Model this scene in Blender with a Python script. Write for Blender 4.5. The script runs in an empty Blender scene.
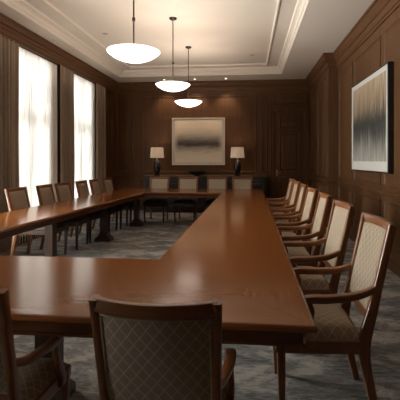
import bpy, bmesh, math, random
from mathutils import Vector, Matrix
random.seed(7)
S = bpy.context.scene
COL = S.collection
PI = math.pi

# ------------------------------------------------------------------ helpers
def link(o, parent=None):
    COL.objects.link(o)
    if parent: o.parent = parent
    return o

def obj(name, bm, mat, parent=None, smooth=None):
    """link a bmesh as ONE mesh object"""
    bmesh.ops.recalc_face_normals(bm, faces=bm.faces)
    me = bpy.data.meshes.new(name)
    bm.to_mesh(me); bm.free()
    if smooth is not None:
        me.shade_smooth()
        if smooth < 3.1: me.set_sharp_from_angle(angle=smooth)
    for m in (mat if isinstance(mat, (list, tuple)) else [mat]): me.materials.append(m)
    return link(bpy.data.objects.new(name, me), parent)

def tag(o, label=None, cat=None, group=None, kind=None):
    if label: o['label'] = label
    if cat: o['category'] = cat
    if group: o['group'] = group
    if kind: o['kind'] = kind
    return o

def thing(name, loc, label, cat, group=None, rz=0, sc=1):
    o = bpy.data.objects.new(name, None); link(o)
    o.empty_display_size = .1
    o.location = loc; o.rotation_euler = (0, 0, rz); o.scale = (sc, sc, sc)
    return tag(o, label, cat, group)

def dup(root, loc, rz, label, group=None, sc=1, scx=None):
    r = root.copy(); COL.objects.link(r)
    r.location = loc; r.rotation_euler = (0, 0, rz); r.scale = (scx or sc, sc, sc)
    r['label'] = label
    if group: r['group'] = group
    for ch in list(root.children):
        c = ch.copy(); COL.objects.link(c); c.parent = r
        for g in list(ch.children):
            d = g.copy(); COL.objects.link(d); d.parent = c
    return r

def box(bm, x0, x1, y0, y1, z0, z1, bev=0, seg=2):
    vs = [bm.verts.new(p) for p in ((x0,y0,z0),(x1,y0,z0),(x1,y1,z0),(x0,y1,z0),(x0,y0,z1),(x1,y0,z1),(x1,y1,z1),(x0,y1,z1))]
    fs = [bm.faces.new([vs[i] for i in q]) for q in ((3,2,1,0),(4,5,6,7),(0,1,5,4),(1,2,6,5),(2,3,7,6),(3,0,4,7))]
    if bev:
        es = list({e for f in fs for e in f.edges})
        bmesh.ops.bevel(bm, geom=es, offset=bev, segments=seg, affect='EDGES', profile=.5)
    return bm

def rings(bm, rs, closed=True, cap0=False, cap1=False):
    """skin a list of vertex rings (lists of points)"""
    vr = [[bm.verts.new(p) for p in r] for r in rs]
    n = len(vr[0])
    for a, b in zip(vr, vr[1:]):
        for i in range(n if closed else n-1):
            j = (i+1) % n
            bm.faces.new((a[i], a[j], b[j], b[i]))
    if cap0: bm.faces.new(vr[0][::-1])
    if cap1: bm.faces.new(vr[-1])
    return vr

def sweep(bm, pts, sizes, side, r=.25):
    """rounded-rectangle section along a path; side = width axis"""
    pts = [Vector(p) for p in pts]; side = Vector(side).normalized()
    rs = []
    for i, p in enumerate(pts):
        t = (pts[min(i+1, len(pts)-1)] - pts[max(i-1, 0)]).normalized()
        n = t.cross(side).normalized()
        s = n.cross(t).normalized()
        w, h = sizes[i] if isinstance(sizes, list) else sizes
        w /= 2; h /= 2; c = min(w, h)*r*2
        sec = [(w-c,-h),(w-c*.3,-h+c*.3),(w,-h+c),(w,h-c),(w-c*.3,h-c*.3),(w-c,h),(-w+c,h),(-w+c*.3,h-c*.3),(-w,h-c),(-w,-h+c),(-w+c*.3,-h+c*.3),(-w+c,-h)]
        rs.append([p + s*a + n*b for a, b in sec])
    rings(bm, rs, True, True, True)

def lathe(bm, prof, seg=32, c=(0,0,0), cap0=True, cap1=True):
    rs = []
    for r, z in prof:
        rs.append([(c[0]+r*math.cos(2*PI*i/seg), c[1]+r*math.sin(2*PI*i/seg), c[2]+z) for i in range(seg)])
    rings(bm, rs, True, cap0, cap1)
    return bm

def smoothpath(pts, n=6):
    """Catmull-Rom"""
    P = [Vector(p) for p in pts]; out = []
    for i in range(len(P)-1):
        p0, p1, p2, p3 = P[max(i-1,0)], P[i], P[i+1], P[min(i+2,len(P)-1)]
        for k in range(n):
            t = k/n
            out.append(.5*((2*p1)+(p2-p0)*t+(2*p0-5*p1+4*p2-p3)*t*t+(3*p1-p0-3*p2+p3)*t**3))
    out.append(P[-1])
    return out

# ------------------------------------------------------------------ materials
class N:
    def __init__(s, name):
        s.m = bpy.data.materials.new(name); s.m.use_nodes = True
        s.nt = s.m.node_tree; s.nt.nodes.clear()
        s.out = s.nt.nodes.new('ShaderNodeOutputMaterial')
    def n(s, t, ins=None, **kw):
        nd = s.nt.nodes.new('ShaderNode'+t)
        for k, v in kw.items(): setattr(nd, k, v)
        for k, v in (ins or {}).items():
            if isinstance(v, bpy.types.NodeSocket): s.nt.links.new(v, nd.inputs[k])
            else: nd.inputs[k].default_value = v
        return nd
    def math(s, op, a, b=0.0, c=None):
        d = {0: a, 1: b}
        if c is not None: d[2] = c
        return s.n('Math', d, operation=op).outputs[0]
    def ramp(s, fac, stops, interp='LINEAR'):
        r = s.n('ValToRGB', {0: fac}); cr = r.color_ramp; cr.interpolation = interp
        while len(cr.elements) < len(stops): cr.elements.new(.5)
        for e, (p, c) in zip(cr.elements, stops):
            e.position = p; e.color = (*c, 1) if len(c) == 3 else c
        return r.outputs[0]
    def mix(s, fac, a, b, blend='MIX'):
        m = s.n('Mix', None, data_type='RGBA', blend_type=blend)
        for i, v in ((0, fac), (6, a), (7, b)):
            if isinstance(v, bpy.types.NodeSocket): s.nt.links.new(v, m.inputs[i])
            else: m.inputs[i].default_value = v if i == 0 else ((*v, 1) if len(v) == 3 else v)
        return m.outputs[2]
    def done(s, shader):
        s.nt.links.new(shader, s.out.inputs[0]); return s.m

def principled(name, col, rough=.5, metal=0, spec=.5, coat=0, bump=0, bscale=60, emis=None, estr=0, var=.12):
    g = N(name)
    tc = g.n('TexCoord').outputs['Object']
    nz = g.n('TexNoise', {'Vector': tc, 'Scale': bscale, 'Detail': 4.})
    c = g.mix(g.math('MULTIPLY', nz.outputs[0], 1.), tuple(x*(1-var) for x in col), tuple(min(1, x*(1+var)) for x in col))
    ins = {'Base Color': c, 'Roughness': rough, 'Metallic': metal, 'Specular IOR Level': spec, 'Coat Weight': coat}
    if bump:
        ins['Normal'] = g.n('Bump', {'Height': nz.outputs[0], 'Strength': bump, 'Distance': .004}).outputs[0]
    if emis: ins['Emission Color'] = (*emis, 1); ins['Emission Strength'] = estr
    return g.done(g.n('BsdfPrincipled', ins).outputs[0])

def wood(name, dark, light, axis, rough=.35, coat=0., scale=1., spec=.5, coat_rough=.12, bump=.15, planks=None, rvar=.12, dist=.6):
    """grain runs along axis (0 x, 1 y, 2 z) in object space"""
    g = N(name)
    tc = g.n('TexCoord').outputs['Object']
    sc = [14*scale]*3; sc[axis] = .8*scale
    mp = g.n('Mapping', {'Vector': tc, 'Scale': sc})
    n1 = g.n('TexNoise', {'Vector': mp.outputs[0], 'Scale': 1.6, 'Detail': 6., 'Roughness': .62, 'Distortion': dist})
    sc2 = [90*scale]*3; sc2[axis] = 2.5*scale
    mp2 = g.n('Mapping', {'Vector': tc, 'Scale': sc2})
    n2 = g.n('TexNoise', {'Vector': mp2.outputs[0], 'Scale': 1.5, 'Detail': 3.})
    f = g.math('ADD', g.math('MULTIPLY', n1.outputs[0], .75), g.math('MULTIPLY', n2.outputs[0], .25))
    if planks:                                   # veneer leaves laid side by side
        sep = g.n('SeparateXYZ', {0: tc}).outputs[planks[0]]
        cell = g.math('FLOOR', g.math('DIVIDE', sep, planks[1]))
        wn = g.n('TexWhiteNoise', {'W': cell}, noise_dimensions='1D').outputs[0]
        f = g.math('ADD', f, g.math('MULTIPLY', g.math('SUBTRACT', wn, .5), planks[2]))
    c = g.ramp(f, [(.3, dark), (.7, light)])
    r = g.math('ADD', rough, g.math('MULTIPLY', g.math('SUBTRACT', n1.outputs[0], .5), rvar))
    ins = {'Base Color': c, 'Roughness': r, 'Specular IOR Level': spec, 'Coat Weight': coat, 'Coat Roughness': coat_rough}
    if bump: ins['Normal'] = g.n('Bump', {'Height': n2.outputs[0], 'Strength': bump, 'Distance': .0008}).outputs[0]
    return g.done(g.n('BsdfPrincipled', ins).outputs[0])

def fabric(name, base, line, axes, a=.05, b=.06, w=.05, rough=.75, sheen=.3):
    """woven cloth with a diamond lattice of fine lines"""
    g = N(name)
    tc = g.n('TexCoord').outputs['Object']
    wob = g.n('TexNoise', {'Vector': tc, 'Scale': 35., 'Detail': 2.})
    sp = g.n('SeparateXYZ', {0: tc})
    u = g.math('DIVIDE', sp.outputs[axes[0]], a); v = g.math('DIVIDE', sp.outputs[axes[1]], b)
    wv = g.math('MULTIPLY', g.math('SUBTRACT', wob.outputs[0], .5), .14)
    def band(x):
        fr = g.math('ABSOLUTE', g.math('SUBTRACT', g.math('FRACT', g.math('ADD', x, wv)), .5))
        return g.math('GREATER_THAN', fr, .5-w)
    l = g.math('MAXIMUM', band(g.math('ADD', u, v)), band(g.math('SUBTRACT', u, v)))
    weave = g.n('TexNoise', {'Vector': tc, 'Scale': 420., 'Detail': 2.})
    c0 = g.mix(weave.outputs[0], tuple(x*.7 for x in base), tuple(x*1.3 for x in base))
    c = g.mix(l, c0, line)
    bp = g.n('Bump', {'Height': g.math('ADD', g.math('MULTIPLY', weave.outputs[0], .4), l), 'Strength': .35, 'Distance': .002}).outputs[0]
    return g.done(g.n('BsdfPrincipled', {'Base Color': c, 'Roughness': rough, 'Sheen Weight': sheen, 'Specular IOR Level': .3, 'Normal': bp}).outputs[0])

WALL_D, WALL_L = (.064, .0275, .0105), (.122, .057, .0235)
M = {}
M['wall_wood'] = wood('wall_panelling', WALL_D, WALL_L, 2, rough=.5, scale=.8, spec=.25)
M['wall_wood_x'] = wood('moulding_wood', WALL_D, WALL_L, 0, rough=.48, scale=.8, spec=.25)
M['wall_wood_y'] = wood('moulding_wood_lengthwise', WALL_D, WALL_L, 1, rough=.48, scale=.8, spec=.25)
TD, TL = (.180, .055, .0105), (.236, .076, .0155)
M['table_x'] = wood('table_veneer_across', TD, TL, 0, rough=.18, spec=.5, coat=.25, coat_rough=.12, bump=.0, rvar=0, dist=.15, planks=(1, .163, .06))
M['table_y'] = wood('table_veneer_along', TD, TL, 1, rough=.18, spec=.5, coat=.25, coat_rough=.12, bump=.0, rvar=0, dist=.15, planks=(0, .142, .06))
M['table_dark'] = wood('table_base_wood', (.020, .0075, .0035), (.048, .0175, .0075), 2, rough=.35, coat=.2)
M['apron'] = wood('apron_wood', (.075, .024, .007), (.14, .048, .014), 0, rough=.33, coat=.2)
CD, CLT = (.13, .044, .014), (.25, .095, .034)
M['chair_wood'] = wood('chair_wood_upright', CD, CLT, 2, rough=.32, coat=.25, scale=2)
M['chair_wood_x'] = wood('chair_wood_crosswise', CD, CLT, 0, rough=.32, coat=.25, scale=2)
M['chair_wood_y'] = wood('chair_wood_lengthwise', CD, CLT, 1, rough=.32, coat=.25, scale=2)
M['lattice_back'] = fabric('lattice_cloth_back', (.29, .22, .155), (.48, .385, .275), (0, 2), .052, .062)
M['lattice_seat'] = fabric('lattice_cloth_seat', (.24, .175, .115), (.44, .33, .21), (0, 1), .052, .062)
M['piping'] = principled('piping_cord', (.42, .32, .2), .6)
M['tan_cloth'] = principled('tan_hide', (.27, .20, .14), .40, spec=.5, bump=.15, bscale=90)
M['beige_cloth'] = principled('beige_cloth', (.34, .28, .21), .55, bump=.2, bscale=200)
M['seat_dark'] = principled('dark_seat_cloth', (.045, .034, .026), .6, bump=.2, bscale=150)
M['plaster'] = principled('ceiling_paint', (.66, .60, .53), .85, var=.03, bump=.03, bscale=120)
M['bronze'] = principled('dark_bronze', (.035, .026, .02), .35, metal=.7)
M['black'] = principled('black_lacquer', (.012, .011, .011), .3)
M['black_ceramic'] = principled('black_ceramic', (.018, .017, .018), .18, spec=.6)
M['ebony'] = wood('ebony_sideboard', (.010, .008, .007), (.028, .021, .017), 2, rough=.4)
M['ebony_top'] = wood('sideboard_top', (.045, .022, .011), (.10, .05, .026), 0, rough=.3)
M['mat'] = principled('white_mount', (.50, .485, .455), .8, var=.02)
M['cream_frame'] = principled('cream_frame', (.62, .55, .45), .5, var=.04)
M['brass'] = principled('brass', (.62, .47, .26), .3, metal=1)
M['steel'] = principled('brushed_nickel', (.6, .57, .52), .3, metal=1)
M['white_metal'] = principled('white_enamel', (.75, .72, .68), .4, var=.02)
M['window_paint'] = principled('window_paint', (.68, .62, .54), .5, var=.03)

def carpet():
    g = N('carpet')
    tc = g.n('TexCoord').outputs['Object']
    mp = g.n('Mapping', {'Vector': tc, 'Rotation': (0, 0, .55), 'Scale': (1., 1.9, 1.)})
    n1 = g.n('TexNoise', {'Vector': mp.outputs[0], 'Scale': 2.3, 'Detail': 9., 'Roughness': .74, 'Distortion': .5})
    n2 = g.n('TexNoise', {'Vector': tc, 'Scale': 1.1, 'Detail': 5., 'Roughness': .6})
    n3 = g.n('TexNoise', {'Vector': tc, 'Scale': 260., 'Detail': 2.})
    mp4 = g.n('Mapping', {'Vector': tc, 'Rotation': (0, 0, -.8), 'Scale': (2., 11., 1.)})
    n4 = g.n('TexNoise', {'Vector': mp4.outputs[0], 'Scale': 4., 'Detail': 5., 'Roughness': .7})
    c1 = g.ramp(n1.outputs[0], [(.43, (.022, .025, .031)), (.5, (.125, .123, .125)), (.57, (.48, .425, .355))])
    c2 = g.ramp(n4.outputs[0], [(.44, (.035, .038, .043)), (.58, (.36, .33, .29))])
    c = g.mix(.35, c1, c2)
    c = g.mix(g.ramp(n2.outputs[0], [(.4, (0,0,0)), (.65, (1,1,1))]), c, g.mix(.45, c, (.15, .115, .085)))
    c = g.mix(.5, c, g.mix(n3.outputs[0], (.15,.15,.15), (.9,.9,.9)), 'OVERLAY')
    bp = g.n('Bump', {'Height': n3.outputs[0], 'Strength': .5, 'Distance': .006}).outputs[0]
    return g.done(g.n('BsdfPrincipled', {'Base Color': c, 'Roughness': .95, 'Specular IOR Level': .1, 'Sheen Weight': .2, 'Normal': bp}).outputs[0])
M['carpet'] = carpet()

def drape_mat():
    g = N('drape_cloth')
    tc = g.n('TexCoord').outputs['Object']
    mp = g.n('Mapping', {'Vector': tc, 'Scale': (60., 60., 6.)})
    nz = g.n('TexNoise', {'Vector': mp.outputs[0], 'Scale': 3., 'Detail': 3.})
    c = g.ramp(nz.outputs[0], [(.3, (.22, .165, .118)), (.7, (.31, .238, .172))])
    d = g.n('BsdfPrincipled', {'Base Color': c, 'Roughness': .8, 'Sheen Weight': .3, 'Specular IOR Level': .2})
    t = g.n('BsdfTranslucent', {'Color': (.16, .10, .055, 1)})
    return g.done(g.n('MixShader', {0: .12, 1: d.outputs[0], 2: t.outputs[0]}).outputs[0])
M['drape'] = drape_mat()

def sheer_mat():
    g = N('sheer_voile')
    tc = g.n('TexCoord').outputs['Object']
    mp = g.n('Mapping', {'Vector': tc, 'Scale': (30., 30., .5)})
    nz = g.n('TexNoise', {'Vector': mp.outputs[0], 'Scale': 2., 'Detail': 3.})
    c = g.ramp(nz.outputs[0], [(.36, (.30, .285, .265)), (.62, (.97, .965, .95))])
    d = g.n('BsdfDiffuse', {'Color': (.85, .83, .8, 1)})
    t = g.n('BsdfTranslucent', {'Color': c})
    tr = g.n('BsdfTransparent', {'Color': (1, 1, 1, 1)})
    m1 = g.n('MixShader', {0: .13, 1: d.outputs[0], 2: t.outputs[0]})
    return g.done(g.n('MixShader', {0: .007, 1: m1.outputs[0], 2: tr.outputs[0]}).outputs[0])
M['sheer'] = sheer_mat()

def pane_mat():
    g = N('window_glass')
    fr = g.n('Fresnel', {'IOR': 1.45})
    tr = g.n('BsdfTransparent', {'Color': (.96, .98, .97, 1)})
    gl = g.n('BsdfGlossy', {'Roughness': .02})
    return g.done(g.n('MixShader', {0: fr.outputs[0], 1: tr.outputs[0], 2: gl.outputs[0]}).outputs[0])
M['pane'] = pane_mat()

def glow(name, col, strength, tcol=(.9, .82, .74), tr=.5):
    g = N(name)
    tc = g.n('TexCoord').outputs['Object']
    nz = g.n('TexNoise', {'Vector': tc, 'Scale': 9., 'Detail': 3.})
    c = g.mix(nz.outputs[0], tuple(x*.93 for x in tcol), tcol)
    p = g.n('BsdfPrincipled', {'Base Color': c, 'Roughness': .35, 'Emission Color': (*col, 1), 'Emission Strength': strength})
    t = g.n('BsdfTranslucent', {'Color': c})
    return g.done(g.n('MixShader', {0: tr, 1: p.outputs[0], 2: t.outputs[0]}).outputs[0])
M['alabaster'] = glow('alabaster_glass', (1., .87, .79), 2.5, tr=.05)
M['shade'] = glow('linen_shade', (1., .82, .66), .12, (.62, .57, .50))
def emit(name, col, s):
    g = N(name); return g.done(g.n('Emission', {'Color': (*col, 1), 'Strength': s}).outputs[0])
M['bulb'] = emit('lit_lens', (1., .82, .6), 8.)

def mist_art():
    """pale field with a soft dark horizon band"""
    g = N('misty_canvas')
    tc = g.n('TexCoord').outputs['Object']; sp = g.n('SeparateXYZ', {0: tc})
    mp = g.n('Mapping', {'Vector': tc, 'Scale': (1.2, 1., 7.)})
    nz = g.n('TexNoise', {'Vector': mp.outputs[0], 'Scale': 2.2, 'Detail': 6., 'Roughness': .6})
    x = sp.outputs[0]; z = sp.outputs[2]
    zz = g.math('ADD', z, g.math('MULTIPLY', g.math('SUBTRACT', nz.outputs[0], .5), .22))
    c = g.ramp(g.math('ADD', g.math('DIVIDE', zz, 1.1), .5), [(0., (.74, .64, .51)), (.20, (.60, .52, .41)), (.33, (.30, .255, .205)), (.40, (.075, .066, .056)), (.44, (.05, .045, .04)), (.50, (.12, .105, .088)), (.60, (.32, .275, .22)), (.72, (.58, .50, .395)), (.86, (.76, .655, .53)), (1., (.80, .69, .56))])
    side = g.math('ABSOLUTE', x)
    f = g.ramp(side, [(.54, (0,0,0)), (.68, (.7,.7,.7))])
    c = g.mix(f, c, (.66, .57, .45))
    return g.done(g.n('BsdfPrincipled', {'Base Color': c, 'Roughness': .8}).outputs[0])
M['mist_art'] = mist_art()

def streak_art():
    """vertical drips: brown above, near-black middle, grey below (local y across, z up)"""
    g = N('streaked_canvas')
    tc = g.n('TexCoord').outputs['Object']; sp = g.n('SeparateXYZ', {0: tc})
    mp = g.n('Mapping', {'Vector': tc, 'Scale': (1., 9., .9)})
    nz = g.n('TexNoise', {'Vector': mp.outputs[0], 'Scale': 2.0, 'Detail': 8., 'Roughness': .68})
    mp2 = g.n('Mapping', {'Vector': tc, 'Scale': (1., 34., 1.2)})
    n2 = g.n('TexNoise', {'Vector': mp2.outputs[0], 'Scale': 2.0, 'Detail': 4.})
    zz = g.math('ADD', sp.outputs[2], g.math('MULTIPLY', g.math('SUBTRACT', nz.outputs[0], .5), .85))
    c = g.ramp(g.math('ADD', g.math('DIVIDE', zz, 1.15), .5), [(0., (.30, .285, .26)), (.22, (.17, .165, .152)), (.36, (.05, .05, .046)), (.5, (.018, .018, .016)), (.6, (.075, .06, .045)), (.72, (.20, .145, .095)), (1., (.33, .25, .17))])
    c = g.mix(.45, c, g.ramp(n2.outputs[0], [(.35, (.05,.05,.05)), (.65, (.95,.93,.9))]), 'OVERLAY')
    return g.done(g.n('BsdfPrincipled', {'Base Color': c, 'Roughness': .7}).outputs[0])
M['streak_art'] = streak_art()

# ------------------------------------------------------------------ dimensions
CEIL = 3.56; TRAY = 3.72
XL, XR, XP = -3.80, 1.81, 1.62          # left wall, right wall, pier of right wall
YB, YF, YP = 10.70, -2.40, 8.15         # back wall, wall behind camera, pier corner

def struct(name, bm, mat, parent=None, smooth=None):
    o = obj(name, bm, mat, parent, smooth)
    if not parent: o['kind'] = 'structure'
    return o

# floor
bm = bmesh.new(); box(bm, XL-.3, XR+.2, YF-.2, YB+.2, -.1, 0)
struct('floor', bm, M['carpet'])

# ceiling with a stepped tray
bm = bmesh.new()
x0, x1, y0, y1 = -3.35, .81, -1.3, 9.9
def rect(ins, z, b=(x0, x1, y0, y1)):
    return [(b[0]+ins, b[2]+ins, z), (b[1]-ins, b[2]+ins, z), (b[1]-ins, b[3]-ins, z), (b[0]+ins, b[3]-ins, z)]
out = [(XL-.3, YF-.2, CEIL), (XR+.2, YF-.2, CEIL), (XR+.2, YB+.2, CEIL), (XL-.3, YB+.2, CEIL)]
prof = [(0, CEIL), (0, CEIL+.012), (.012, CEIL+.020), (.012, CEIL+.045), (.030, CEIL+.052), (.042, CEIL+.072), (.060, CEIL+.088), (.078, CEIL+.094), (.078, CEIL+.115), (.10, CEIL+.118), (.11, TRAY), (.355, TRAY), (.36, TRAY-.016), (.385, TRAY-.016), (.392, TRAY+.022)]
rings(bm, [out]+[rect(i, z) for i, z in prof], True, False, True)
# upper skin so the slab has thickness
top = [(p[0], p[1], CEIL+.35) for p in out]
vr = rings(bm, [out, top], True, False, True)
bmesh.ops.remove_doubles(bm, verts=bm.verts, dist=1e-5)
struct('ceiling', bm, M['plaster'])

# walls -------------------------------------------------------------
def plane_pt(plane, off):
    """maps (u, z, d) on a wall to 3-D; d = distance into the room"""
    if plane == 'back': return lambda u, z, d: (u, off-d, z)
    if plane == 'right': return lambda u, z, d: (off-d, u, z)
    if plane == 'left': return lambda u, z, d: (off+d, u, z)
    if plane == 'pierend': return lambda u, z, d: (u, off-d, z)
def panel(bm, f, u0, u1, z0, z1):
    """bolection moulding frame around a raised field"""
    pr = [(0, 0), (.004, .016), (.016, .022), (.028, .016), (.036, .004), (.075, .004), (.10, .012)]
    rs = []
    for i, d in pr:
        rs.append([f(u0+i, z0+i, d), f(u1-i, z0+i, d), f(u1-i, z1-i, d), f(u0+i, z1-i, d)])
    rings(bm, rs, True, False, True)
def hrail(bm, f, u0, u1, zc, h=.07, d=.028):
    pr = [(-h/2, 0), (-h/2, d*.5), (-h*.2, d*.6), (-h*.1, d), (h*.35, d), (h/2, d*.7), (h/2, 0)]
    rs = [[f(u, zc+a, b) for a, b in pr] for u in (u0, u1)]
    rings(bm, rs, False)
    vs = [[bm.verts.new(p) for p in r] for r in rs]
    for r in vs: bm.faces.new(r)
RAILZ = .955; LO = (.20, .87); UP = (1.05, 3.16)

bm = bmesh.new(); box(bm, XL-.2, XR+.2, YB, YB+.2, 0, CEIL)
wb = struct('wall_back', bm, M['wall_wood'])
f = plane_pt('back', YB); bm = bmesh.new()
for u0, u1 in ((-3.72, -3.25), (-3.03, -1.95), (-1.95+.0, -.85), (-.85, .21)):
    panel(bm, f, u0, u1, *LO)
panel(bm, f, -3.72, -3.25, *UP); panel(bm, f, -3.03, .21, *UP)
panel(bm, f, .345, .50, *UP); panel(bm, f, .345, .50, *LO)
panel(bm, f, .64, 1.54, 2.90, 3.20)
struct('panel_moulding', bm, M['wall_wood'], wb, .6)
bm = bmesh.new(); hrail(bm, f, XL, .58, RAILZ); struct('chair_rail', bm, M['wall_wood_x'], wb)

bm = bmesh.new(); box(bm, XR, XR+.2, YF, YB+.2, 0, CEIL); box(bm, XP, XR+.02, YP, YB+.01, 0, CEIL)
wr = struct('wall_right', bm, M['wall_wood'])
f = plane_pt('right', XR); fp = plane_pt('right', XP); bm = bmesh.new()
for u0, u1 in ((7.02, 8.02), (5.56, 6.88), (4.06, 5.40), (2.56, 3.90), (1.06, 2.40), (-.44, .90), (-1.94, -.60)):
    panel(bm, f, u0, u1, *LO); panel(bm, f, u0, u1, 1.05, 3.12)
for u0, u1 in ((8.30, 9.28), (9.42, 10.40)):
    panel(bm, fp, u0, u1, *LO); panel(bm, fp, u0, u1, *UP)
struct('panel_moulding', bm, M['wall_wood'], wr, .6)
bm = bmesh.new(); hrail(bm, f, YF, YP, RAILZ); hrail(bm, fp, YP-.02, YB, RAILZ)
hrail(bm, plane_pt('pierend', YP), XP-.028, XR, RAILZ)
struct('chair_rail', bm, M['wall_wood_y'], wr)

bm = bmesh.new(); box(bm, XL-.2, XR+.2, YF-.2, YF, 0, CEIL)
wf = struct('wall_front', bm, M['wall_wood'])

# left wall with tall windows
WINS = [(5.76, 7.20), (7.90, 9.20), (3.62, 4.98), (1.54, 2.90), (-.54, .82)]  # last three lie out of view, added to let in more daylight
SILL, HEAD = .12, 3.28
bm = bmesh.new()
edges = sorted(WINS)
y = YF
for a, b in edges:
    box(bm, XL-.28, XL, y, a, 0, CEIL)
    box(bm, XL-.28, XL, a, b, 0, SILL); box(bm, XL-.28, XL, a, b, HEAD, CEIL)
    y = b
box(bm, XL-.28, XL, y, YB+.2, 0, CEIL)
wl = struct('wall_left', bm, M['wall_wood'])
f = plane_pt('left', XL); bm = bmesh.new()
panel(bm, f, 9.86, 10.56, *LO); panel(bm, f, 9.86, 10.56, *UP)
struct('panel_moulding', bm, M['wall_wood'], wl, .6)
bm = bmesh.new(); hrail(bm, f, 9.80, YB, RAILZ); struct('chair_rail', bm, M['wall_wood_y'], wl)

for i, (a, b) in enumerate(WINS):
    w = bpy.data.objects.new('window_%d' % (i+1), None); link(w); w['kind'] = 'structure'  # seen windows come first, then the added unseen ones
    w.location = (XL-.17, (a+b)/2, SILL)
    h = HEAD-SILL; hw = (b-a)/2
    bm = bmesh.new(); t = .07
    box(bm, -.05, .05, -hw, -hw+t, 0, h, .008); box(bm, -.05, .05, hw-t, hw, 0, h, .008)
    box(bm, -.05, .05, -hw+t, hw-t, 0, t, .008); box(bm, -.05, .05, -hw+t, hw-t, h-t, h, .008)
    obj('window_frame', bm, M['window_paint'], w)
    bm = bmesh.new(); box(bm, -.035, .035, -hw+t, hw-t, 1.98, 2.06, .008); obj('transom', bm, M['window_paint'], w)
    bm = bmesh.new(); box(bm, -.03, .03, -.03, .03, t, 1.98, .006); box(bm, -.03, .03, -.03, .03, 2.06, h-t, .006); obj('mullion', bm, M['window_paint'], w)
    bm = bmesh.new()
    for s0, s1 in ((-hw+t, -.03), (.03, hw-t)):
        for z0, z1 in ((t, 1.98), (2.06, h-t)): box(bm, -.004, .004, s0, s1, z0, z1)
    obj('glass_pane', bm, M['pane'], w)

# crown mouldings (dark wood) and baseboards -----------------------
def run(name, path, prof, mat):
    """sweep a (depth, z) profile along an open plan path; room lies to the left of the path"""
    bm = bmesh.new(); P = [Vector((*p, 0)) for p in path]; rs = []
    for i, p in enumerate(P):
        ds = []
        if i: ds.append((P[i]-P[i-1]).normalized())
        if i < len(P)-1: ds.append((P[i+1]-P[i]).normalized())
        ns = [Vector((-d.y, d.x, 0)) for d in ds]
        nn = ns[0] if len(ns) == 1 else (ns[0]+ns[1])/(1+ns[0].dot(ns[1]))
        rs.append([(p.x+nn.x*d, p.y+nn.y*d, z) for d, z in prof])
    rings(bm, rs, True, True, True)
    o = obj(name, bm, mat, None); o['kind'] = 'structure'; return o
C = CEIL
crown = [(-.01, C), (-.01, C-.30), (.018, C-.30), (.018, C-.262), (.034, C-.25), (.040, C-.20), (.040, C-.165), (.058, C-.155), (.085, C-.115), (.105, C-.07), (.105, C-.045), (.125, C-.035), (.125, C)]
run('trim_1', [(XR, YF), (XR, YP), (XP, YP), (XP, YB), (XL, YB)], crown, M['wall_wood_y'])
pel = [(.082, C), (.082, C-.285), (.105, C-.285), (.105, C-.255), (.118, C-.245), (.118, C-.18), (.128, C-.17), (.128, C-.13), (.150, C-.11), (.165, C-.06), (.165, C-.04), (.18, C-.03), (.18, C)]
run('trim_2', [(XL, YB-.02), (XL, YF)], pel, M['wall_wood_y'])
base = [(-.01, 0), (.022, 0), (.022, .11), (.014, .125), (.014, .15), (-.01, .15)]
run('baseboard_right', [(XR, YF), (XR, YP), (XP, YP), (XP, YB)], base, M['wall_wood_y'])
run('baseboard_back', [(.58, YB), (XL, YB)], base, M['wall_wood_x'])
run('baseboard_left', [(XL, YB-.03), (XL, YF)], base, M['wall_wood_y'])

# door in the back wall --------------------------------------------
d = bpy.data.objects.new('door_1', None); link(d); d['kind'] = 'structure'; d.location = (1.09, YB, 0)
bm = bmesh.new()
def casing(bm, x0, x1, z1, w, dd):
    # mitred architrave: two jambs and a head
    pr = [(0, 0), (0, dd), (.02, dd), (.03, dd*.75), (w-.025, dd*.65), (w-.01, dd*.45), (w, dd*.45), (w, 0)]
    rs = []
    for (ax, az, sx, sz) in ((x0, 0, 1, 0), (x0, z1, 1, -1), (x1, z1, -1, -1), (x1, 0, -1, 0)):
        rs.append([(ax+sx*i, -dz, az+sz*i) for i, dz in pr])
    rings(bm, rs, True, True, True)
casing(bm, -.505, .505, 2.80, .13, .06)
obj('door_casing', bm, M['wall_wood'], d)
bm = bmesh.new(); box(bm, -.375, .375, -.022, .012, .01, 2.64)
fd = lambda u, z, dd: (u, -.022-dd, z)
for z0, z1 in ((2.26, 2.54), (1.12, 2.17), (.18, .98)): panel(bm, fd, -.28, .28, z0, z1)
obj('door_leaf', bm, M['wall_wood'], d)
bm = bmesh.new(); box(bm, -.355, -.315, -.03, -.02, .96, 1.14, .004)
sweep(bm, [(-.335, -.028, 1.06), (-.335, -.062, 1.06)], (.016, .016), (1, 0, 0))
sweep(bm, [(-.343, -.065, 1.06), (-.29, -.067, 1.06), (-.235, -.062, 1.056)], (.016, .014), (0, 1, 0))
obj('door_handle', bm, M['brass'], d)

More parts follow.
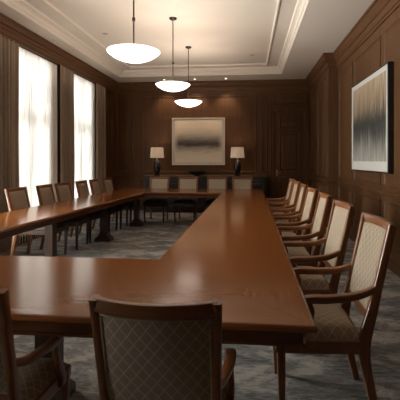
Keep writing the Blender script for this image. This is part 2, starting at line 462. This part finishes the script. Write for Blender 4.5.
# ------------------------------------------------------------------ curtains
def cloth(bm, ya, yb, z0, z1, xc, amp, folds, seed, n=None, taper=.0):
    rnd = random.Random(seed); n = n or int(folds*10); m = 10
    ph = [rnd.uniform(-.5, .5) for _ in range(int(folds)+3)]
    rs = []
    for k in range(m+1):
        v = k/m; z = z0+(z1-z0)*v; row = []
        for i in range(n+1):
            u = i/n
            t = u*folds; j = int(t); lo = ph[j]*(1-(t-j))+ph[j+1]*(t-j)
            a = amp*(1+.35*lo)*(1-.35*v) + amp*.12*math.sin(7*v+lo*9)
            x = xc + a*math.sin(2*PI*t+lo*1.3) + amp*.25*math.sin(2*PI*t*2.3+lo)
            yy = ya+(yb-ya)*u + .006*math.sin(v*5+lo*6)
            row.append((x, yy, z))
        rs.append(row)
    rings(bm, rs, False)
DR = [(4.95, 6.03, 'long taupe drape at the left edge, nearest the camera'),
      (7.40, 8.02, 'taupe drape hanging between the two bright windows'),
      (9.24, 9.84, 'taupe drape beyond the far window, close to the back corner'),]
for k, (a, b, l) in enumerate(DR):
    bm = bmesh.new(); cloth(bm, a, b, .015, C-.287, XL+.085, .036, max(4, round((b-a)/.105)), 11+k, n=int((b-a)/.009))
    o = obj('drape', bm, M['drape'], None, 3.2)
    tag(o, l, 'curtain', 'taupe drapes along the windows')
SH = [(5.74, 7.42, 'white sheer curtain over the nearer bright window'), (7.90, 9.34, 'white sheer curtain over the farther bright window'), (1.47, 2.97, 'white sheer curtain over the added unseen window level with the near end of the table'), (-.61, .69, 'white sheer curtain over the added unseen window nearest the back of the camera')]  # last two veil added windows; the final one stops short for light
for k, (a, b, l) in enumerate(SH):
    bm = bmesh.new(); cloth(bm, a, b, .015, C-.287, XL+.016, .008, round((b-a)/.075), 31+k, n=int((b-a)/.0075))
    o = obj('sheer_curtain', bm, M['sheer'], None, 3.2)
    tag(o, l, 'curtain', 'sheer curtains over the windows')

# ------------------------------------------------------------------ conference table
O = [Vector(p) for p in ((-3.22, 1.58), (.27, 1.58), (.30, 8.90), (-2.88, 8.90))]
I = [Vector(p) for p in ((-2.385, 2.56), (-.60, 2.56), (-.56, 7.80), (-2.12, 7.80))]
HT = .74
tb = thing('conference_table', (-1.4, 5.2, 0), 'huge hollow rectangular polished reddish brown wooden conference table ringed by chairs', 'table')
TO = Vector((-1.4, 5.2))
def isect(p, d, q, e):
    c = d.x*e.y-d.y*e.x; t = ((q.x-p.x)*e.y-(q.y-p.y)*e.x)/c
    return p+d*t
def inset_pt(Pl, i, d, sign):
    """corner i of the quad Pl moved by d perpendicular to both its edges (towards the slab)"""
    a, b, c2 = Pl[i-1], Pl[i], Pl[(i+1) % 4]
    d1 = (b-a).normalized(); d2 = (c2-b).normalized()
    n1 = Vector((-d1.y, d1.x))*sign; n2 = Vector((-d2.y, d2.x))*sign
    return isect(b+n1*d, d1, b+n2*d, d2)
for k in range(4):
    j = (k+1) % 4; bm = bmesh.new()
    pr = [(.02, HT-.032), (.007, HT-.031), (.002, HT-.026), (0, HT-.018), (.0015, HT-.009), (.006, HT-.003), (.013, HT)]
    dirm = (O[j]-O[k]).normalized()*.0011
    rs = []
    for ins, z in pr:
        q = [inset_pt(O, k, ins, 1)+dirm, inset_pt(O, j, ins, 1)-dirm, inset_pt(I, j, ins, -1)-dirm, inset_pt(I, k, ins, -1)+dirm]
        rs.append([(p.x-TO.x, p.y-TO.y, z) for p in q])
    rings(bm, rs, True, True, True)
    obj('tabletop_section', bm, M['table_x'] if k % 2 == 0 else M['table_y'], tb)
    bm = bmesh.new()
    for Pl, sg in ((O, 1), (I, -1)):
        pr2 = [(.075, HT-.033), (.060, HT-.033), (.060, HT-.046), (.048, HT-.050), (.048, HT-.090), (.038, HT-.093), (.038, HT-.104), (.075, HT-.104)]
        rs = []
        for ins, z in pr2:
            rs.append([(inset_pt(Pl, k, ins, sg)-TO).to_tuple()+(z,), (inset_pt(Pl, j, ins, sg)-TO).to_tuple()+(z,)])
        vr = [[bm.verts.new(p) for p in r] for r in rs]
        n = len(vr)
        for q in range(n):
            a_, b_ = vr[q], vr[(q+1) % n]; bm.faces.new((a_[0], a_[1], b_[1], b_[0]))
        bm.faces.new([r[0] for r in vr]); bm.faces.new([r[1] for r in vr][::-1])
    obj('apron', bm, M['apron'], tb)
def pedestal(x, y, rz):
    bm = bmesh.new()
    z1 = HT-.032
    pr = [(.085, .10), (.085, .13), (.066, .15), (.064, .55), (.072, .57), (.072, .60), (.095, .64), (.10, z1)]
    rings(bm, [[(sx*r, sy*r*1.15, z) for sx, sy in ((-1,-1),(1,-1),(1,1),(-1,1))] for r, z in pr], True, True, True)
    p = obj('pedestal', bm, M['table_dark'], tb)
    p.location = (x-TO.x, y-TO.y, 0); p.rotation_euler = (0, 0, rz); p.scale = (.8, .8, 1)
    bm = bmesh.new()
    pr = [(.17, .12, 0), (.17, .12, .045), (.15, .115, .06), (.12, .11, .08), (.10, .105, .105)]
    rings(bm, [[(sx*a, sy*b, z) for sx, sy in ((-1,-1),(1,-1),(1,1),(-1,1))] for a, b, z in pr], True, True, True)
    obj('foot', bm, M['table_dark'], p)
for x, y, r in ((-2.70, 3.2, 0), (-2.60, 4.92, 0), (-2.50, 6.56, 0), (-2.38, 8.12, 0), (-.15, 8.35, 0), (-.15, 6.5, 0), (-.15, 4.8, 0), (-.15, 3.2, 0), (-1.15, 2.16, PI/2), (-2.3, 2.1, PI/2)):
    pedestal(x, y, r)

# ------------------------------------------------------------------ chairs (face +Y, origin on the floor under the seat)
def chair(name, label, group, arms, T=1.06, W=.51, back=None, seatm=None, panelpad=.012, yfr=.236, wd=None):
    t = thing(name, (0, 0, 0), label, 'chair', group)
    rk = math.tan(math.radians(12)); k = T/1.06
    zr0, zr1, zs = .37, .445, .495
    yb = -.225
    hw = W/2-.02
    def by(z): return yb-(z-.41)*rk
    def bow(x, z): return -.042*(1-(x/hw)**2)*max(0, min(1, (z-.5)/.45))
    # legs
    for s in (-1, 1):
        bm = bmesh.new()
        sweep(bm, smoothpath([(s*(hw-.005), yfr-.031, 0), (s*(hw+.005), yfr-.026, .2), (s*(hw+.01), yfr-.021, .44)], 4), [(.028+.018*min(1, i/6), .028+.018*min(1, i/6)) for i in range(9)], (1, 0, 0))
        obj('front_leg', bm, M[wd or 'chair_wood'], t, .6)
        bm = bmesh.new()
        pts = smoothpath([(s*(hw-.018), yb-.075, 0), (s*(hw-.018), yb-.03, .2), (s*(hw-.016), yb, .41), (s*(hw-.010), by(.65), .65), (s*hw, by(T), T)], 5)
        n = len(pts)
        sz = []
        for i in range(n):
            v = pts[i].z/T
            hgt = .042+.022*math.exp(-((v-.42)/.2)**2)
            sz.append((.038, hgt))
        sweep(bm, pts, sz, (1, 0, 0))
        obj('rear_post', bm, M['chair_wood'], t, .6)
    # seat frame
    bm = bmesh.new()
    fw, rw = hw+.03, hw-.004
    def tr(f_, r_, yf, yr, z): return [(-f_, yf, z), (f_, yf, z), (r_, yr, z), (-r_, yr, z)]
    rings(bm, [tr(fw-.045, rw-.03, yfr-.046, yb+.03, zr0), tr(fw-.006, rw, yfr, yb, zr0), tr(fw, rw+.004, yfr+.007, yb-.005, zr0+.012), tr(fw, rw+.004, yfr+.007, yb-.005, zr1-.008), tr(fw-.008, rw-.004, yfr-.001, yb, zr1), tr(fw-.045, rw-.03, yfr-.046, yb+.03, zr1)], True, False, False)
    obj('seat_frame', bm, M[wd or 'chair_wood_x'], t)
    # seat cushion
    bm = bmesh.new(); nx, ny = 14, 14; gv = []
    for j in range(ny+1):
        row = []
        for i in range(nx+1):
            u = i/nx*2-1; v = j/ny
            half = (fw-.012)*v+(rw-.012)*(1-v)
            e = max(abs(u), abs(2*v-1))
            z = zr1 + (zs-zr1+.025)*(1-e**5)**.5 * (1-.25*(u*u+(2*v-1)**2)/2)
            row.append(bm.verts.new((u*half, yb+.012+(yfr-.004-yb-.012)*v, z)))
        gv.append(row)
    for j in range(ny):
        for i in range(nx): bm.faces.new((gv[j][i], gv[j][i+1], gv[j+1][i+1], gv[j+1][i]))
    bm.faces.new([gv[0][i] for i in range(nx, -1, -1)]+[gv[j][0] for j in range(1, ny+1)]+[gv[ny][i] for i in range(1, nx+1)]+[gv[j][nx] for j in range(ny-1, 0, -1)])
    obj('seat_cushion', bm, seatm, t, 1.)
    # rails of the back
    pzl, pzh = .575, T-.052
    for nm, zc, h in (('top_rail', T-.024, .05), ('lower_rail', .555, .04)):
        bm = bmesh.new(); pts = []
        for i in range(13):
            x = -hw+2*hw*i/12
            arch = -.005*(1-(x/hw)**2) if nm == 'top_rail' else 0
            pts.append((x, by(zc)+bow(x, zc), zc+arch))
        sweep(bm, pts, (.032, h), (0, 1, .0), .18)
        obj(nm, bm, M['chair_wood_x'], t, .6)
    # upholstered back
    bm = bmesh.new(); px = hw-.019; nx, nz = 12, 14; F, B = [], []
    for j in range(nz+1):
        a, b = [], []
        for i in range(nx+1):
            u = i/nx*2-1; v = j/nz*2-1; x = u*px; z = pzl+(pzh-pzl)*(v+1)/2
            y0 = by(z)+bow(x, z)
            dome = (1-abs(u)**4)**.5*(1-abs(v)**4)**.5
            a.append(bm.verts.new((x, y0+.008+.022*dome, z))); b.append(bm.verts.new((x, y0-.008-panelpad*.5*dome, z)))
        F.append(a); B.append(b)
    for j in range(nz):
        for i in range(nx):
            bm.faces.new((F[j][i], F[j][i+1], F[j+1][i+1], F[j+1][i])); bm.faces.new((B[j][i+1], B[j][i], B[j+1][i], B[j+1][i+1]))
    for j in range(nz):
        bm.faces.new((F[j][0], F[j+1][0], B[j+1][0], B[j][0])); bm.faces.new((F[j+1][nx], F[j][nx], B[j][nx], B[j+1][nx]))
    for i in range(nx):
        bm.faces.new((F[0][i+1], F[0][i], B[0][i], B[0][i+1])); bm.faces.new((F[nz][i], F[nz][i+1], B[nz][i+1], B[nz][i]))
    bc = obj('back_cushion', bm, back, t, .9)
    # piping round both faces of the back
    bm = bmesh.new()
    for sgn in (1, -1):
        loop = []
        e = .008
        cs = [(-px+e, pzl+e), (px-e, pzl+e), (px-e, pzh-e), (-px+e, pzh-e)]
        for q in range(4):
            (xa, za), (xb, zb) = cs[q], cs[(q+1) % 4]
            for i in range(8): loop.append((xa+(xb-xa)*i/8, za+(zb-za)*i/8))
        ctr = [Vector((x, by(z)+bow(x, z)+sgn*.0115, z)) for x, z in loop]
        n = len(ctr); vr = []
        for i in range(n):
            tn = (ctr[(i+1) % n]-ctr[i-1]).normalized(); s1 = Vector((0, 1, 0)); s1 = (s1-tn*s1.dot(tn)).normalized(); s2 = tn.cross(s1)
            vr.append([bm.verts.new(ctr[i]+(s1*math.cos(c_)+s2*math.sin(c_))*.0032) for c_ in (0, PI/3, 2*PI/3, PI, 4*PI/3, 5*PI/3)])
        for i in range(n):
            a, b = vr[i], vr[(i+1) % n]
            for q in range(6): bm.faces.new((a[q], a[(q+1) % 6], b[(q+1) % 6], b[q]))
    obj('piping', bm, M['piping'], bc, 1.)
    if arms:
        for s in (-1, 1):
            bm = bmesh.new(); X = s*(hw+.006)
            z0 = .672
            pts = smoothpath([(s*(hw-.006), by(z0)+.005, z0+.045), (X, by(z0)+.10, z0+.010), (s*(hw+.028), -.03, z0-.004), (s*(hw+.030), .05, z0-.004), (s*(hw+.026), .092, z0-.014), (s*(hw+.022), .105, z0-.034)], 5)
            n = len(pts)
            sz = [(.034+.022*min(1, i/14), .038+.006*math.sin(PI*i/(n-1))) for i in range(n)]
            sweep(bm, pts, sz, (1, 0, 0), .35)
            ar = obj('armrest', bm, M['chair_wood_y'], t, .7)
            bm = bmesh.new()
            pts = smoothpath([(s*(hw+.026), .076, z0-.02), (s*(hw+.028), .060, .60), (s*(hw+.032), .08, .53), (s*(hw+.030), .125, .45), (s*(hw+.026), .13, .39)], 5)
            sweep(bm, pts, [(.032, .036+.012*i/(len(pts)-1)) for i in range(len(pts))], (1, 0, 0), .35)
            obj('arm_support', bm, M['chair_wood'], ar, .7)
    return t

G1 = 'lattice upholstered armchairs along the right side of the table'
G2 = 'lattice upholstered armchairs at the near end of the table'
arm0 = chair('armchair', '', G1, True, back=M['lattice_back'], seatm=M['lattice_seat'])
RY = [(2.16, 'lattice upholstered wooden armchair nearest the camera on the right side of the table'),
      (2.98, 'beige lattice armchair second from the camera in the right row'),
      (3.77, 'beige lattice armchair third from the camera in the right row, below the framed picture'),
      (4.53, 'beige lattice armchair in the middle of the right row of seven, fourth from the camera'),
      (5.28, 'beige lattice armchair fifth from the camera in the right row'),
      (6.04, 'beige lattice armchair sixth from the camera, last but one in the right row'),
      (6.80, 'beige lattice armchair at the far end of the right row, nearest the door')]
for i, (yy, l) in enumerate(RY):
    loc = (.385+.002*i, yy+.20, 0)
    if i == 0: arm0.location = loc; arm0.rotation_euler = (0, 0, PI/2); arm0['label'] = l
    else: dup(arm0, loc, PI/2 + (.03, -.02, .025, -.03, .02, -.01)[i-1], l, G1)
dup(arm0, (-.300, 1.553, 0), 0, 'lattice backed wooden armchair seen from behind at the near edge of the table', G2, .9, .85)
dup(arm0, (-1.09, 1.645, 0), .03, 'lattice upholstered armchair cut off by the bottom left corner of the picture', G2, .875, .82)

G3 = 'tan upholstered side chairs along the window side of the table'
sd0 = chair('side_chair', '', G3, False, T=1.0, W=.485, back=M['tan_cloth'], seatm=M['seat_dark'], yfr=.31, wd='table_dark')
LX = [(-2.99, 5.33, 'tan side chair nearest the camera on the window side, in front of the left drape'),
      (-2.96, 6.06, 'tan side chair second from the camera on the window side, before the nearer window'),
      (-2.94, 6.60, 'tan side chair third from the camera on the window side, before the middle drape'),
      (-2.90, 7.32, 'tan side chair fourth from the camera on the window side, left of the farther window'),
      (-2.86, 7.86, 'tan side chair fifth from the camera on the window side, before the farther window'),
      (-2.81, 8.43, 'tan side chair last on the window side, nearest the back corner')]
for i, (x, yy, l) in enumerate(LX):
    if i == 0: sd0.location = (x, yy, 0); sd0.rotation_euler = (0, 0, -PI/2); sd0['label'] = l
    else: dup(sd0, (x, yy, 0), -PI/2+(0, .04, -.05, .02, .03, -.03)[i], l, G3)

G4 = 'beige side chairs at the far end of the table'
fr0 = chair('side_chair', '', G4, False, T=1.0, W=.47, back=M['beige_cloth'], seatm=M['seat_dark'], wd='table_dark')
FX = [(-2.12, 'beige side chair at the far end of the table, leftmost of four'),
      (-1.43, 'beige side chair at the far end of the table, second from left of four'),
      (-.745, 'beige side chair at the far end of the table, third from left of four'),
      (-.155, 'beige side chair at the far end of the table, rightmost of four')]
for i, (x, l) in enumerate(FX):
    if i == 0: fr0.location = (x, 8.80, 0); fr0.rotation_euler = (0, 0, PI); fr0['label'] = l
    else: dup(fr0, (x, 8.80, 0), PI, l, G4)

# ------------------------------------------------------------------ sideboard and what stands on it
sb = thing('sideboard', (-1.165, 10.43, 0), 'long black sideboard with brown top against the back wall under the pale painting', 'sideboard')
hw, hd, SBH = 1.655, .235, .98
bm = bmesh.new(); box(bm, -hw+.03, hw-.03, -hd+.03, hd, .08, SBH-.035, .004); box(bm, -hw+.08, hw-.08, -hd+.08, hd-.03, 0, .08)
obj('body', bm, M['ebony'], sb)
bm = bmesh.new(); box(bm, -hw, hw, -hd, hd, SBH-.035, SBH, .006); obj('top', bm, M['ebony_top'], sb)
n = 6; w = (2*hw-.08)/n
for i in range(n):
    bm = bmesh.new(); a = -hw+.04+i*w
    box(bm, a+.004, a+w-.004, -hd+.012, -hd+.032, .10, SBH-.05, .003)
    panel(bm, lambda u, z, dd: (u, -hd+.012-dd, z), a+.06, a+w-.06, .16, SBH-.11)
    obj('door', bm, M['ebony'], sb)

def lamp(x, label):
    t = thing('table_lamp', (x, 10.36, SBH), label, 'lamp', 'table lamps on the sideboard')
    bm = bmesh.new(); lathe(bm, [(.086, 0), (.088, .014), (.07, .024), (.046, .037), (.050, .05), (.074, .10), (.092, .17), (.098, .24), (.093, .31), (.072, .37), (.042, .405), (.026, .415)], 28)
    obj('base', bm, M['black_ceramic'], t, .8)
    bm = bmesh.new(); lathe(bm, [(.010, .41), (.010, .44), (.017, .445), (.017, .50), (.008, .505), (.004, .74), (.010, .745), (.006, .77)], 14)
    obj('stem', bm, M['brass'], t, .8)
    bm = bmesh.new()
    lathe(bm, [(.186, .478), (.166, .758), (.163, .758), (.183, .478), (.186, .478)], 36, cap0=False, cap1=False)
    sh = obj('lamp_shade', bm, M['shade'], t, .8)
    bm = bmesh.new()                                     # spider that carries the shade
    for a in (0, 2*PI/3, 4*PI/3): sweep(bm, [(0, 0, .738), (.155*math.cos(a), .155*math.sin(a), .738)], (.004, .004), (0, 0, 1))
    obj('shade_ring', bm, M['brass'], sh)
    bm = bmesh.new(); lathe(bm, [(.012, .50), (.028, .54), (.032, .57), (.022, .60), (.006, .612)], 14); obj('bulb', bm, M['bulb'], t, 1.5)
    L = bpy.data.lights.new('lamp_glow', 'POINT'); L.energy = 4.2; L.color = (1, .70, .46); L.shadow_soft_size = .03
    lo = bpy.data.objects.new('lamp_glow', L); link(lo); lo.location = (x, 10.36, SBH+.66)
lamp(-2.475, 'lit black table lamp on the left half of the sideboard')
lamp(-.305, 'lit black table lamp on the right half of the sideboard')
bm = bmesh.new()
lathe(bm, [(.075, 0), (.08, .010), (.085, .018), (.15, .036), (.22, .07), (.27, .118), (.262, .12), (.20, .082), (.12, .05), (.0005, .04)], 36)
tag(obj('decorative_bowl', bm, M['black'], None, 1.), 'wide shallow black bowl in the middle of the sideboard', 'bowl').location = (-1.385, 10.33, SBH)

# ------------------------------------------------------------------ pictures
p = thing('framed_painting', (-1.39, YB-.012, 1.91), 'pale painting with a misty dark horizon, hung on the back wall above the sideboard', 'picture')
w, h = .735, .65
def frame(bm, w, h, t, y0, y1, swap=False):
    pr = [(0, y0), (0, y1+.004), (.004, y1), (t-.004, y1), (t, y1+.006), (t, y0)]
    rs = []
    for i, yv in pr:
        q = [(-w+i, yv, -h+i), (w-i, yv, -h+i), (w-i, yv, h-i), (-w+i, yv, h-i)]
        rs.append([(b, a, c) for a, b, c in q] if swap else q)
    rings(bm, rs+[rs[0]], True)
bm = bmesh.new(); frame(bm, w, h, .03, 0, -.045); obj('frame', bm, M['cream_frame'], p)
bm = bmesh.new(); box(bm, -w+.028, w-.028, -.025, -.004, -h+.028, h-.028); obj('mount', bm, M['mat'], p)
bm = bmesh.new(); box(bm, -w+.08, w-.075, -.030, -.02, -h+.075, h-.065); obj('canvas', bm, M['mist_art'], p)

p = thing('framed_artwork', (XR-.012, 5.92, 1.93), 'large black framed artwork of brown and grey vertical streaks on the right wall', 'picture')
w, h = .875, .70
bm = bmesh.new(); frame(bm, w, h, .018, 0, -.075, True); obj('frame', bm, M['black'], p)
bm = bmesh.new(); box(bm, -.066, -.004, -w+.016, w-.016, -h+.016, h-.016); obj('mount', bm, M['mat'], p)
bm = bmesh.new(); box(bm, -.069, -.05, -w+.09, w-.11, -h+.15, h-.09); obj('canvas', bm, M['streak_art'], p)

# ------------------------------------------------------------------ pendants
def pendant(y, label, power, PZ):
    t = thing('pendant_light', (-1.25, y, PZ), label, 'lamp', 'glass bowl pendants over the table')
    top = TRAY+.022-PZ
    bm = bmesh.new(); lathe(bm, [(.065, top), (.065, top-.012), (.05, top-.028), (.016, top-.04)], 24); obj('canopy', bm, M['bronze'], t, .8)
    bm = bmesh.new(); lathe(bm, [(.0085, top-.03), (.0085, .05)], 12)
    rd = obj('rod', bm, M['bronze'], t, .8)
    bm = bmesh.new(); lathe(bm, [(.009, .33), (.017, .335), (.019, .355), (.017, .375), (.009, .38)], 14); obj('coupling', bm, M['bronze'], rd, .8)
    R = .285
    pr = []
    for i in range(15):
        a = i/14; pr.append((max(.0005, R*math.sin(a*PI/2*.62)/math.sin(PI/2*.62)), -.11+.11*(1-math.cos(a*PI/2*.62))/(1-math.cos(PI/2*.62))))
    inn = [(max(.0005, r-.006), z+.007) for r, z in pr[::-1]]
    bm = bmesh.new(); lathe(bm, pr+[(R, .006), (R-.004, .008)]+inn, 48)
    bw = obj('bowl', bm, M['alabaster'], t, 1.2)
    bm = bmesh.new(); lathe(bm, [(.0085, .06), (.022, .055), (.022, .035), (.012, .02), (.012, -.02), (.03, -.03), (.03, -.07), (.01, -.085), (.008, -.10)], 16); obj('lamp_holder', bm, M['bronze'], t, .8)
    bm = bmesh.new()
    for a in (.3, .3+2*PI/3, .3+4*PI/3): sweep(bm, [(.015*math.cos(a), .015*math.sin(a), .045), ((R-.03)*math.cos(a), (R-.03)*math.sin(a), -.028)], (.005, .005), (0, 0, 1))
    obj('support_arm', bm, M['bronze'], t)
    for a in (.9, .9+2*PI/3, .9+4*PI/3):
        L = bpy.data.lights.new('pendant_bulb', 'POINT'); L.energy = power; L.color = (1, .84, .70); L.shadow_soft_size = .03
        lo = bpy.data.objects.new('pendant_bulb', L); link(lo); lo.location = (-1.25+.12*math.cos(a), y+.12*math.sin(a), PZ-.03)
pendant(4.15, 'glowing glass bowl pendant nearest the camera, largest of the three', 18., 2.575)
pendant(6.35, 'glowing glass bowl pendant in the middle of the row of three', 18., 2.64)
pendant(8.0, 'glowing glass bowl pendant farthest away, above the pale painting', 18., 2.605)

# recessed downlights
def downlight(x, y, z, label, r=.035, spot=0):
    t = thing('downlight', (x, y, z), label, 'lamp', 'small recessed ceiling downlights')
    bm = bmesh.new(); lathe(bm, [(r+.014, 0), (r+.012, -.006), (r, -.007), (r-.006, .0)], 20, cap0=False, cap1=False); obj('trim_ring', bm, M['white_metal'] if spot else M['steel'], t, .8)
    bm = bmesh.new(); lathe(bm, [(r-.004, -.001), (r-.010, -.0025), (.001, -.003)], 20); obj('lens', bm, M['bulb'] if spot else M['steel'], t, .8)
    if spot:
        L = bpy.data.lights.new('downlight_beam', 'SPOT'); L.energy = spot; L.color = (1, .72, .48); L.spot_size = math.radians(80); L.spot_blend = .8; L.shadow_soft_size = .03
        lo = bpy.data.objects.new('downlight_beam', L); link(lo); lo.location = (x, y, z-.02); lo.rotation_euler = (math.radians(14), 0, 0)
downlight(-2.66, 7.02, TRAY+.022, 'small recessed downlight in the tray ceiling near the nearest pendant')
downlight(.07, 8.75, TRAY+.022, 'small recessed downlight in the tray ceiling near its far right corner')
downlight(-2.27, 10.32, CEIL, 'tiny lit downlight above the left lamp, leftmost of three near the back wall', spot=34)
downlight(-1.44, 10.32, CEIL, 'tiny lit downlight above the pale painting, middle of three near the back wall', spot=34)
downlight(-.61, 10.32, CEIL, 'tiny lit downlight above the right lamp, rightmost of three near the back wall', spot=34)
downlight(-3.49, 6.73, CEIL, 'tiny downlight in the ceiling edge above the nearer window', r=.022)

# ------------------------------------------------------------------ daylight
W = bpy.data.worlds.new('overcast_sky'); S.world = W; W.use_nodes = True
nt = W.node_tree; bg = nt.nodes['Background']; bg.inputs[0].default_value = (1., .965, .915, 1); bg.inputs[1].default_value = 4.
for i, (a, b) in enumerate(WINS):  # also lights the room through the added out-of-view windows
    L = bpy.data.lights.new('window_daylight', 'AREA'); L.shape = 'RECTANGLE'; L.size = HEAD-SILL; L.size_y = b-a; L.energy = 29*PI*(HEAD-SILL)*(b-a); L.color = (1., .975, .94)
    lo = bpy.data.objects.new('window_daylight', L); link(lo)
    lo.location = (XL-.30, (a+b)/2, (SILL+HEAD)/2); lo.rotation_euler = (0, -PI/2, 0)

# ------------------------------------------------------------------ camera
fpx, dpx = 390., 36.
cam = bpy.data.cameras.new('camera'); co = bpy.data.objects.new('camera', cam); link(co)
cam.sensor_width = 36; cam.sensor_fit = 'HORIZONTAL'; cam.lens = 36*fpx/400
co.location = (0, 0, 1.4); co.rotation_euler = (PI/2, 0, math.atan(dpx/fpx))
cam.shift_x = -(249-dpx-200)/400; cam.shift_y = -.1
cam.clip_start = .05
S.camera = co

vs = S.view_settings
S.display_settings.display_device = 'sRGB'
vs.view_transform = 'Standard'; vs.look = 'None'; vs.gamma = 1; vs.use_curve_mapping = False; vs.exposure = 0.
cy = S.cycles
cy.use_adaptive_sampling = False
cy.use_denoising = True
cy.max_bounces = 10; cy.diffuse_bounces = 5; cy.glossy_bounces = 4; cy.transmission_bounces = 6; cy.transparent_max_bounces = 12
cy.sample_clamp_indirect = 2.5
